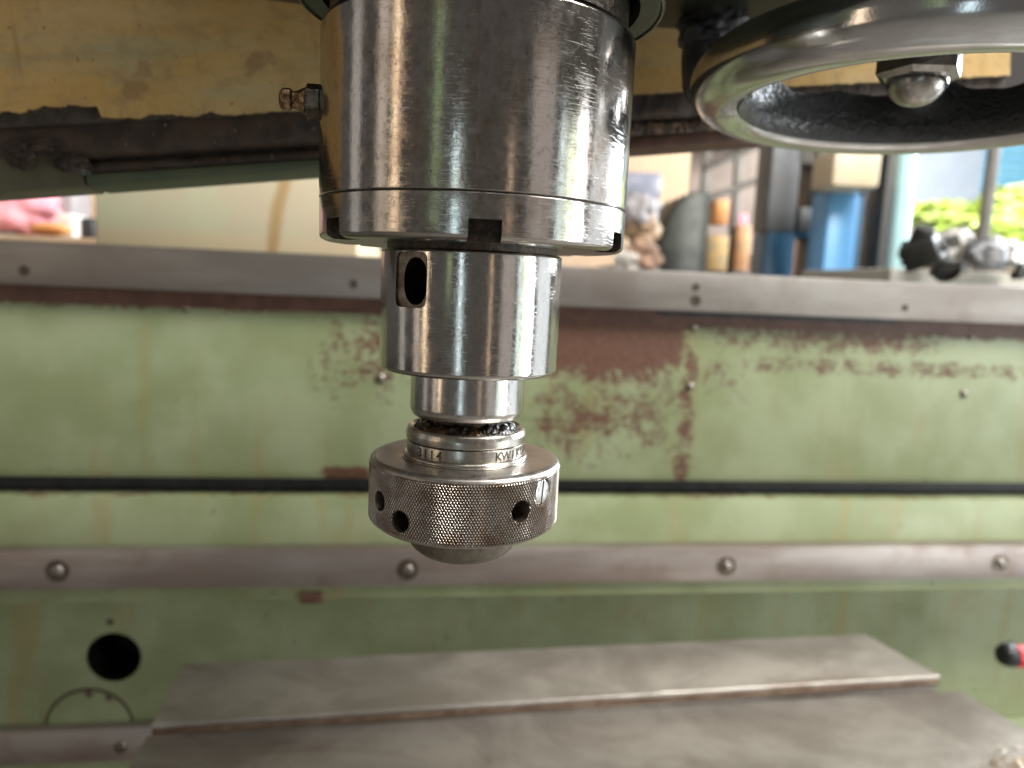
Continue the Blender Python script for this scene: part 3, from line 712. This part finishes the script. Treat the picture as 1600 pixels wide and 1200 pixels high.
for s in SPK:
    c, sn = math.cos(s), math.sin(s); v, f = [], []
    for i in range(13):
        t = i/12; rr = .008+(WR-.014-.008)*t; wd = .0075+.012*max(0, (t-.72)/.28)**2+.004*max(0, (.3-t)/.3); zc = .010+.004*(1-t); hh = .0075
        for k in range(12):
            b = 2*math.pi*k/12; x, z = wd*math.cos(b), hh*math.sin(b)+zc
            v.append((rr*c-x*sn, rr*sn+x*c, z))
    for i in range(12):
        for k in range(12): f.append((i*12+k, (i+1)*12+k, (i+1)*12+(k+1) % 12, i*12+(k+1) % 12))
    me = mesh('spoke', v, f); bm = bmesh.new(); bm.from_mesh(me); bmesh.ops.recalc_face_normals(bm, faces=bm.faces); bm.to_mesh(me); bm.free()
    link('spoke', me, 'web', HW, True)
lathe('hub', rounded([(.0001, .0155), (.017, .0155, .002), (.020, .019, .002), (.020, .05)]), 48, 'web', HW)
HO = Matrix.Translation((-.003, 0, .009))
an = lathe('acorn_nut', [(.0128*math.sin(R(a_)), -.0072-.0115*math.cos(R(a_))) for a_ in range(1, 91, 8)]+[(.0125, -.006)], 40, 'acorn', HW, axis=HO)
lathe('hex_flange', [(.0001, -.0072), (.0150, -.0072), (.0185, -.0052), (.0185, .0060), (.0001, .0062)], 6, 'acorn', an, ang=10, axis=HO @ Matrix.Rotation(R(22), 4, 'Z'))

# ================================================================== FAR WORKSHOP (seen out of focus over the bed)
def m2(name, c, c2=None, rough=.5, metal=0., scale=8): M[name] = noisy(name, c, c2 or tuple(q*.8 for q in c), scale, rough, metal, .1); return name
def farbox(name, x0, x1, y0, y1, Y, dep, mat, label, cat, zbot=None, bevel=.004, group=None, extra=None):
    a, b = aty(x0, (y0+y1)/2, Y), aty(x1, (y0+y1)/2, Y); t = aty((x0+x1)/2, y0, Y).z; bt = aty((x0+x1)/2, y1, Y).z if zbot is None else zbot
    o = thing(name, ((a.x+b.x)/2, Y+dep/2, bt), label, cat, group); hw = (b.x-a.x)/2
    box('body', -hw, hw, -dep/2, dep/2, 0, t-bt, mat, o, bevel)
    return o, hw, dep/2, t-bt, bt
FL = -1.05
gnd = box('shop_floor', -6, 8, -3, 9, FL-.05, FL, m2('concrete', (.22, .20, .18), (.15, .14, .125), .7)); tag(gnd, kind='structure', label='grey concrete workshop floor')
# cream box on the bed behind the rail
m2('creamgreen', (.52, .50, .33), (.48, .45, .32), .45, 0, 10)
def cab_mat():
    t = NT('cream_cabinet_paint'); co = t.coord(); sep = t.n('ShaderNodeSeparateXYZ', i_0=co)
    n = t.noise(t.map(co, (9, 9, 6)), 1, 5, .6); w_ = t.math('ADD', sep.outputs[0], t.math('MULTIPLY', t.math('SUBTRACT', t.noise(co, 14, 3), .5), .02))
    w_ = t.math('ADD', w_, t.math('MULTIPLY', sep.outputs[2], -.18))
    m = t.math('MULTIPLY', t.ramp(t.math('ABSOLUTE', t.math('SUBTRACT', w_, .058)), .014, .003), .75)
    lowb = t.ramp(t.math('ADD', sep.outputs[2], t.math('MULTIPLY', n, .03)), .052, .030)
    col = t.mix(t.ramp(n, .36, .64), (.60, .60, .41), (.62, .53, .38)); col = t.mix(t.math('MULTIPLY', lowb, .6), col, (.72, .56, .36)); col = t.mix(m, col, (.42, .25, .085))
    return t.out(Base_Color=col, Roughness=.45)
M['cab'] = cab_mat()
farbox('cream_cabinet', 146, 560, 250, 392, .80, .25, 'cab', 'cream painted cabinet with a rust streak behind the rail at left', 'cabinet', zed(378, 446, .022)+.0005, .006)
# clutter at far left
m2('pinkcloth', (.80, .36, .40), (.72, .28, .34), .7, 0, 20); m2('greybox', (.34, .32, .33), (.28, .26, .27)); m2('tan', (.48, .36, .24), (.34, .22, .14)); m2('white', (.80, .75, .70)); m2('black', (.02, .02, .022)); m2('orange', (.72, .33, .12), (.6, .25, .08))
BY = 1.30; bz = aty(60, 372, BY).z
bench = thing('workbench', (-.75, BY+.15, FL), 'brown workbench carrying clutter at far left', 'workbench')
box('bench_top', -.6, .62, -.3, .4, bz-FL-.04, bz-FL, 'tan', bench, .004)
for sx_ in (-.55, .57):
    for sy_ in (-.25, .35): box('leg', sx_-.03, sx_+.03, sy_-.03, sy_+.03, .0005, bz-FL-.041, 'tan', bench, .003)
q = aty(22, 325, BY)
o = tag(lump('pink_bag', (0, 0, 0), .082, 'pinkcloth', None, .30, 16, 4, 2, (.95, .7, .62)), 'pink cloth bundle on the bench at left edge', 'cloth'); o.location = (q.x, BY+.02, bz+.055)
o, hw, hd, hh, _ = farbox('grey_case', 62, 112, 284, 344, BY+.09, .10, 'greybox', 'grey box with dark square opening on the left bench', 'box', bz+.0005); box('opening', -.024, .012, -hd-.003, -hd+.004, hh*.22, hh*.52, 'black', o, .001)
farbox('white_block', 86, 113, 333, 351, BY-.08, .06, 'white', 'small white block on the left bench', 'block', bz+.0005, .006)
farbox('dark_tray', 112, 144, 340, 366, BY-.05, .08, 'black', 'black tray beside the cream cabinet on the bench', 'tray', bz+.0005, .006)
farbox('brown_carton', 112, 150, 276, 345, BY+.17, .1, 'tan', 'brown carton behind the black tray', 'carton', bz+.0005, .004)
o = tag(lump('orange_rag', (0, 0, 0), .022, 'orange', None, .3, 30, 3, 8, (1.5, 1, .5)), 'small orange rag lying at the bench front', 'rag'); q = aty(80, 362, BY-.12); o.location = (q.x, BY-.12, bz+.014)
# corrugated cream wall far right
m2('creamwall', (.46, .33, .22), (.42, .30, .20), .6, 0, 3); m2('bluewindow', (.20, .21, .27), (.17, .18, .23), .25)
WY = 4.6
def corrugated(name, xl, xr, z0, z1, Y, pitch, dep, mat, label, cat, horiz=False):
    n = int(abs((z1-z0) if horiz else (xr-xl))/pitch*6); v, f = [], []
    for i in range(n+1):
        t = i/n; y = Y+dep*math.sin(i/6*2*math.pi)
        for e in (0, 1):
            v.append((xl+(xr-xl)*(e if horiz else t), y, z0+(z1-z0)*(t if horiz else e)))
    f = [(2*i, 2*i+2, 2*i+3, 2*i+1) for i in range(n)]
    o = thing(name, ((xl+xr)/2, Y, z0), label, cat)
    v = [Vector(p)-o.location for p in v]+[Vector(p)-o.location+Vector((0, .004, 0)) for p in v]; m = len(v)//2
    f += [tuple(k+m for k in reversed(q)) for q in f]
    link('sheet', mesh('sheet', v, f), mat, o, True); return o
xl, xr = aty(900, 300, WY).x, aty(1100, 300, WY).x
corrugated('cream_wall', xl-1.0, xr, FL, 1.6, WY, .045, .004, 'creamwall', 'cream corrugated sheet wall far behind, right of the quill', 'wall')
o, hw, hd, hh, _ = farbox('wall_window', 965, 1033, 269, 311, WY-.04, .03, 'bluewindow', 'dark blue grey panel on the cream corrugated wall', 'window', None, .004)
box('sill', -hw-.02, hw+.02, -.05, .0, -.03, -.001, 'creamwall', o, .003)
m2('greygreen', (.045, .052, .042), (.016, .018, .016), .45, .2, 6)
def sheltered(px, py, Y): return aty(px, py, Y)
q = aty(1062, 350, 2.6)
o = thing('motor_casing', (q.x, 2.6, FL), 'grey green hump-backed machine casing beneath the cream wall', 'machine')
hp_ = [aty(x, y, 2.6) for x, y in ((1096, 307), (1078, 303), (1062, 307), (1048, 321), (1036, 338), (1027, 360), (1018, 390))]
prism('casing', [(p.x-q.x, p.z-FL) for p in hp_]+[(hp_[-1].x-q.x-.03, 0), (hp_[0].x-q.x+.02, 0)], -.12, .25, 'greygreen', o, 'xz', .012)
box('door', -.02, .07, -.128, -.1205, .3, .3+.55, 'black', o, .003)
box('foot', -.14, .12, -.16, .28, 0.0005, .05, 'black', o, .004)
m2('salmonrag', (.42, .26, .18), (.25, .16, .11), .7, 0, 25)
for k, (px, py, s, mt) in enumerate(((1003, 355, .06, 'tan'), (1000, 392, .055, 'salmonrag'), (985, 405, .05, 'white'), (1012, 408, .045, 'salmonrag'), (995, 330, .07, 'greybox'))):
    o = tag(lump('scrap_lump', (0, 0, 0), s, mt, None, .45, 26, 4, 20+k, (1, .8, .85)), ['tan bundle heaped left of the grey green casing', 'salmon bundle low left of the casing', 'white lump beside the flange underside', 'salmon lump at the foot of the heap', 'grey bundle on top of the heap'][k], 'bundle', 'bundles heaped beside the casing')
    o.location = aty(px, py, 2.3)
hp = farbox('scrap_table', 960, 1030, 415, 440, 2.3, .4, 'greybox', 'grey stand under the heap of bundles', 'stand', FL)[0]
# steel rack
m2('rackgrey', (.16, .145, .125), (.12, .11, .10), .5, .2); m2('pinkgrey', (.26, .21, .18), (.22, .175, .15), .6); m2('yellowb', (.62, .38, .14), (.40, .30, .16), .5, 0, 18); m2('orangeb', (.64, .32, .13), (.42, .24, .13), .5, 0, 18)
RY = 3.2
rk = thing('steel_rack', (aty(1150, 400, RY).x, RY, FL), 'grey steel rack frame holding orange containers in the far bay', 'rack')
def rel(px, py, Y=RY): q = aty(px, py, Y); return (q.x-rk.location.x, Y-RY, q.z-FL)
for px in (1098, 1148, 1207):
    x, _, _ = rel(px, 330); wd = .017; box('post', x-wd, x+wd, -.02, .02, 0, 1.9, 'rackgrey', rk, .002)
for (xa, ya, xb, yb_) in ((1098, 264, 1207, 218), (1098, 312, 1207, 274)):
    a, b = Vector(rel(xa, ya)), Vector(rel(xb, yb_)); a.y = b.y = -.03; tube('brace', [a, b], .015, 'rackgrey', rk, 8)
for py in (424, 205):
    a, b = Vector(rel(1095, py)), Vector(rel(1209, py)); box('shelf', a.x, b.x, -.15, .25, a.z-.02, a.z, 'rackgrey', rk, .002)
x0_, _, z0_ = rel(1092, 424); x1_ = rel(1209, 424)[0]; box('back_sheet', x0_, x1_, .26, .27, z0_+.001, z0_+.9, 'pinkgrey', rk)
for (x0, x1, y0, y1, mt, nm, lb) in ((1104, 1137, 368, 422, 'yellowb', 'yellow_can', 'yellow container on the steel rack left of the middle post'), (1118, 1138, 312, 350, 'orange', 'orange_can', 'small orange container above the yellow one on the rack'), (1150, 1172, 352, 422, 'orangeb', 'orange_can', 'tall orange container beside the middle rack post'), (1184, 1196, 396, 422, 'white', 'white_bottle', 'small white bottle on the rack right of the orange container'), (1152, 1168, 334, 352, 'pinkcloth', 'red_can', 'pale red container standing on the tall orange one')):
    farbox(nm, x0, x1, y0, y1, RY-.06 if y1 > 400 else RY-.02, .12, mt, lb, 'container', None, .003)
# grey and blue machine with openings
m2('steelgrey', (.16, .165, .175), (.13, .135, .14), .5, .1, 5); m2('deepblue', (.02, .115, .22), (.02, .09, .18), .4, 0, 5); m2('skyblue', (.16, .42, .74), (.14, .37, .68), .35, 0, 5)
GY = 2.5
g = thing('grey_machine', (aty(1245, 400, GY).x, GY, FL), 'grey and dark blue machine frame with openings, left of the blue column', 'machine')
def gb(nm, x0, x1, y0, y1, mt, dy=0, zb_=None, lab=None):
    a, b = aty(x0, (y0+y1)/2, GY+dy), aty(x1, (y0+y1)/2, GY+dy); zt = aty((x0+x1)/2, y0, GY+dy).z; z0 = aty((x0+x1)/2, y1, GY+dy).z if zb_ is None else zb_
    return box(nm, a.x-g.location.x, b.x-g.location.x, dy, dy+.15, z0-FL, zt-FL, mt, g, .003)
gb('upper_left_frame', 1205, 1249, 190, 362, 'steelgrey'); gb('upper_right_frame', 1275, 1291, 190, 362, 'rackgrey'); gb('head_frame', 1249.5, 1274.5, 190, 256, 'rackgrey')
gb('cross_frame', 1249.5, 1274.5, 324, 362, 'steelgrey'); gb('blue_base', 1197, 1241, 363, 430, 'deepblue', 0, FL); gb('base_post', 1270, 1290, 363, 430, 'steelgrey', 0, FL); gb('lintel', 1241.5, 1269.5, 363, 372, 'deepblue')
farbox('cream_board', 1240, 1285, 240, 340, 2.9, .02, 'creamwall', 'cream board seen through the grey machine frame', 'board', .02, .002)
farbox('salmon_crate', 1236, 1274, 366, 432, 2.8, .2, m2('salmon', (.66, .38, .25)), 'salmon coloured crate seen through the lower machine opening', 'crate', FL, .004)
# blue column, cream box, dark stand
CYy = 2.2
o, hw, hd, hh, _ = farbox('blue_column', 1291, 1338, 296, 440, CYy, .14, 'skyblue', 'light blue steel column under the cream box', 'column', FL, .012)
box('flange', hw+.0005, hw+.030, -hd+.03, hd, 0, hh-.01, 'deepblue', o, .004)  # added dark strip, paints the column's right edge as shaded
box('cap_plate', -hw-.004, hw+.032, -hd-.006, hd+.006, hh+.0005, hh+.012, 'deepblue', o, .002)
farbox('cream_box', 1303, 1378, 232, 292, 2.05, .16, m2('creambox', (.60, .50, .35), (.54, .45, .31)), 'cream electrical box hung above the blue column', 'electrical box', None, .014)
farbox('brown_stand', 1346, 1384, 225, 440, 2.35, .12, m2('darkbrown', (.10, .075, .055), (.05, .045, .04)), 'dark brown upright behind the blue column', 'upright', FL, .006)
farbox('black_post', 1381, 1402, 200, 440, 2.25, .06, m2('nearblack', (.035, .032, .03), (.05, .045, .04)), 'near-black steel post left of the pale teal pipe', 'post', FL, .004)
a, b = aty(1417, 235, 2.0), aty(1398, 440, 2.0); a.y = b.y = 2.0
pp = thing('teal_pipe', (b.x, 2.0, FL), 'pale teal pipe leaning slightly beside the black post', 'pipe')
d = (a-b).normalized(); foot = b-d*((b.z-FL)/d.z)
lathe('flange', [(.0001, .02), (.06, .02), (.06, 0), (.0001, 0)], 24, m2('teal', (.42, .66, .68), (.38, .60, .62), .35), pp, axis=Matrix.Translation(foot-pp.location))
tube('pipe', [foot-pp.location, a+d*.35-pp.location], .028, 'teal', pp, 20)
# pale wall, blue corrugated roof sheet, post, foliage
m2('palewall', (.28, .33, .42), (.25, .30, .39), .6); m2('bluesheet', (.26, .58, .80), (.22, .52, .76), .4)
farbox('pale_wall', 1425, 1540, 150, 310, 5.5, .1, 'palewall', 'pale lavender wall beyond the yard right of the teal pipe', 'wall', FL, .01)
xl, xr = aty(1505, 280, 6.2).x, aty(1760, 280, 6.2).x; zl, zt_ = aty(1560, 303, 6.2).z, aty(1560, 150, 6.2).z
corrugated('blue_roof_sheet', xl, xr, zl, zt_, 6.2, .075, .02, 'bluesheet', 'bright blue corrugated sheet at far upper right', 'roof sheet', True)
farbox('grey_post', 1542, 1556, 160, 440, 2.4, .03, 'rackgrey', 'thin grey post in front of the bright foliage', 'post', FL, .002)
def leafmat():
    t = NT('sunlit_leaf'); n = t.noise(t.coord(), 6, 3)
    return t.out(Base_Color=t.mix(t.ramp(n, .4, .62), (.58, .76, .16), (.74, .84, .46)), Roughness=.45)
M['leaf'] = leafmat(); m2('bark', (.12, .09, .06))
def bush(name, cx, cy, Y, rx, rz, label, n, seed):
    q = aty(cx, cy, Y); o = thing(name, (q.x, Y, FL), label, 'shrub', 'shrubs in the sunny yard'); rnd = random.Random(seed)
    tube('trunk', [(0, 0, 0), (.02, 0, (q.z-FL)*.6), (0, .02, q.z-FL)], [.04, .03, .015], 'bark', o, 8)
    v, f = [], []
    for k in range(n):
        while True:
            p = Vector((rnd.uniform(-1, 1), rnd.uniform(-1, 1), rnd.uniform(-1, 1)))
            if p.length < 1 and noise.noise(p*2.2+Vector((seed, 0, 0))) > -.18: break
        c = Vector((p.x*rx, p.y*rx*.6, p.z*rz+q.z-FL)); sz = rnd.uniform(.05, .10)
        m = Matrix.Rotation(rnd.uniform(0, 6.3), 3, 'Z') @ Matrix.Rotation(rnd.uniform(-1.0, 1.0), 3, 'X') @ Matrix.Rotation(rnd.uniform(-.6, .6), 3, 'Y'); i = len(v)
        v += [c+m @ Vector(w_)*sz for w_ in ((-1, 0, 0), (-.2, .38, .08), (1, 0, 0), (-.2, -.38, .08))]; f.append((i, i+1, i+2, i+3))
    link('crown', mesh('crown', v, f), 'leaf', o)
bush('yard_shrub', 1478, 337, 4.6, .26, .085, 'bright yellow green leafy bough left of the grey post', 420, 3)
bush('yard_shrub', 1585, 340, 4.4, .26, .20, 'pale green bush in full light at right edge', 900, 5)
bush('yard_shrub', 1640, 345, 4.9, .40, .24, 'yellow green bush beyond the right edge bush', 700, 9)
farbox('yard_wall', 1400, 1800, 345, 440, 5.2, .15, m2('yardgrey', (.40, .36, .31)), 'low sunlit pale wall under the foliage', 'wall', FL, .01)
# castings heaped on a stand behind the rail, right edge
st = farbox('parts_stand', 1390, 1760, 427, 450, 1.35, .45, m2('paleboard', (.42, .40, .35), (.36, .34, .30)), 'pale board carrying castings behind the rail at right', 'stand', FL, .004)
zt = st[3]+st[4]
m2('castgrey', (.30, .30, .31), (.16, .16, .165), .5, .3, 30); m2('castpale', (.62, .60, .58), (.44, .42, .40), .5, .2, 30); m2('castblack', (.02, .02, .02), (.035, .033, .03), .5, 0, 20)
def casting(px, py, Y, s, mt, sq, lb, k):
    q = aty(px, py, Y); rnd = random.Random(k*13+1)
    o = thing('casting', q, lb, 'casting', 'castings heaped on the pale board', (rnd.uniform(-.5, .5), rnd.uniform(-.5, .5), rnd.uniform(0, 3)))
    box('block', -s*sq[0]*.8, s*sq[0]*.8, -s*sq[1]*.6, s*sq[1]*.6, -s*sq[2]*.6, s*sq[2]*.6, mt, o, s*.12)
    lathe('boss', rounded([(.0001, s*sq[2]*1.1), (s*.42, s*sq[2]*1.1, s*.05), (s*.48, s*sq[2]*.3, s*.05), (s*.75, s*sq[2]*.25, s*.05), (s*.75, -s*sq[2]*.4)]), 20, mt, o, axis=Matrix.Rotation(rnd.uniform(-1.2, 1.2), 4, 'Y') @ Matrix.Translation((s*.2, -s*.2, 0)))
    tube('arm', [(-s*.9*sq[0], -s*.3, -s*.3), (-s*.5, -s*.5, s*.4*sq[2]), (s*.3, -s*.6, s*.55*sq[2]), (s*1.0*sq[0], -s*.3, -s*.4*sq[2])], s*.22, mt, o, 10)
for k, (px, py, s_c, mt, sq, lb) in enumerate(((1440, 395, .046, 'castblack', (.95, .9, 1.0), 'black angular casting beside the teal pipe foot'), (1484, 376, .038, 'castpale', (1.1, .8, .6), 'pale casting resting above the black gap'), (1505, 418, .020, 'castpale', (.8, .8, .9), 'small whitish casting at the board front'),
        (1535, 400, .042, 'castgrey', (.9, .9, .85), 'grey casting in the middle of the heap'), (1475, 418, .036, 'castblack', (1.3, .8, .35), 'flat black casting lying low in the heap'), (1574, 405, .042, 'castpale', (1.1, .9, .7), 'pale grey arched casting near the right edge'), (1594, 428, .024, 'castblack', (1, .8, .6), 'dark casting at the right edge of the board'), (1558, 385, .030, 'castpale', (1.2, .8, .5), 'light casting on top near the grey post'))):
    casting(px, py, 1.25+.02*(k % 3), s_c, mt, sq, lb, k)

# ------------------------------------------------------------------ render settings
S.render.engine = 'CYCLES'
S.cycles.max_bounces = 4; S.cycles.glossy_bounces = 3; S.cycles.diffuse_bounces = 2; S.cycles.sample_clamp_indirect = 6
S.render.resolution_x, S.render.resolution_y = 1024, 768
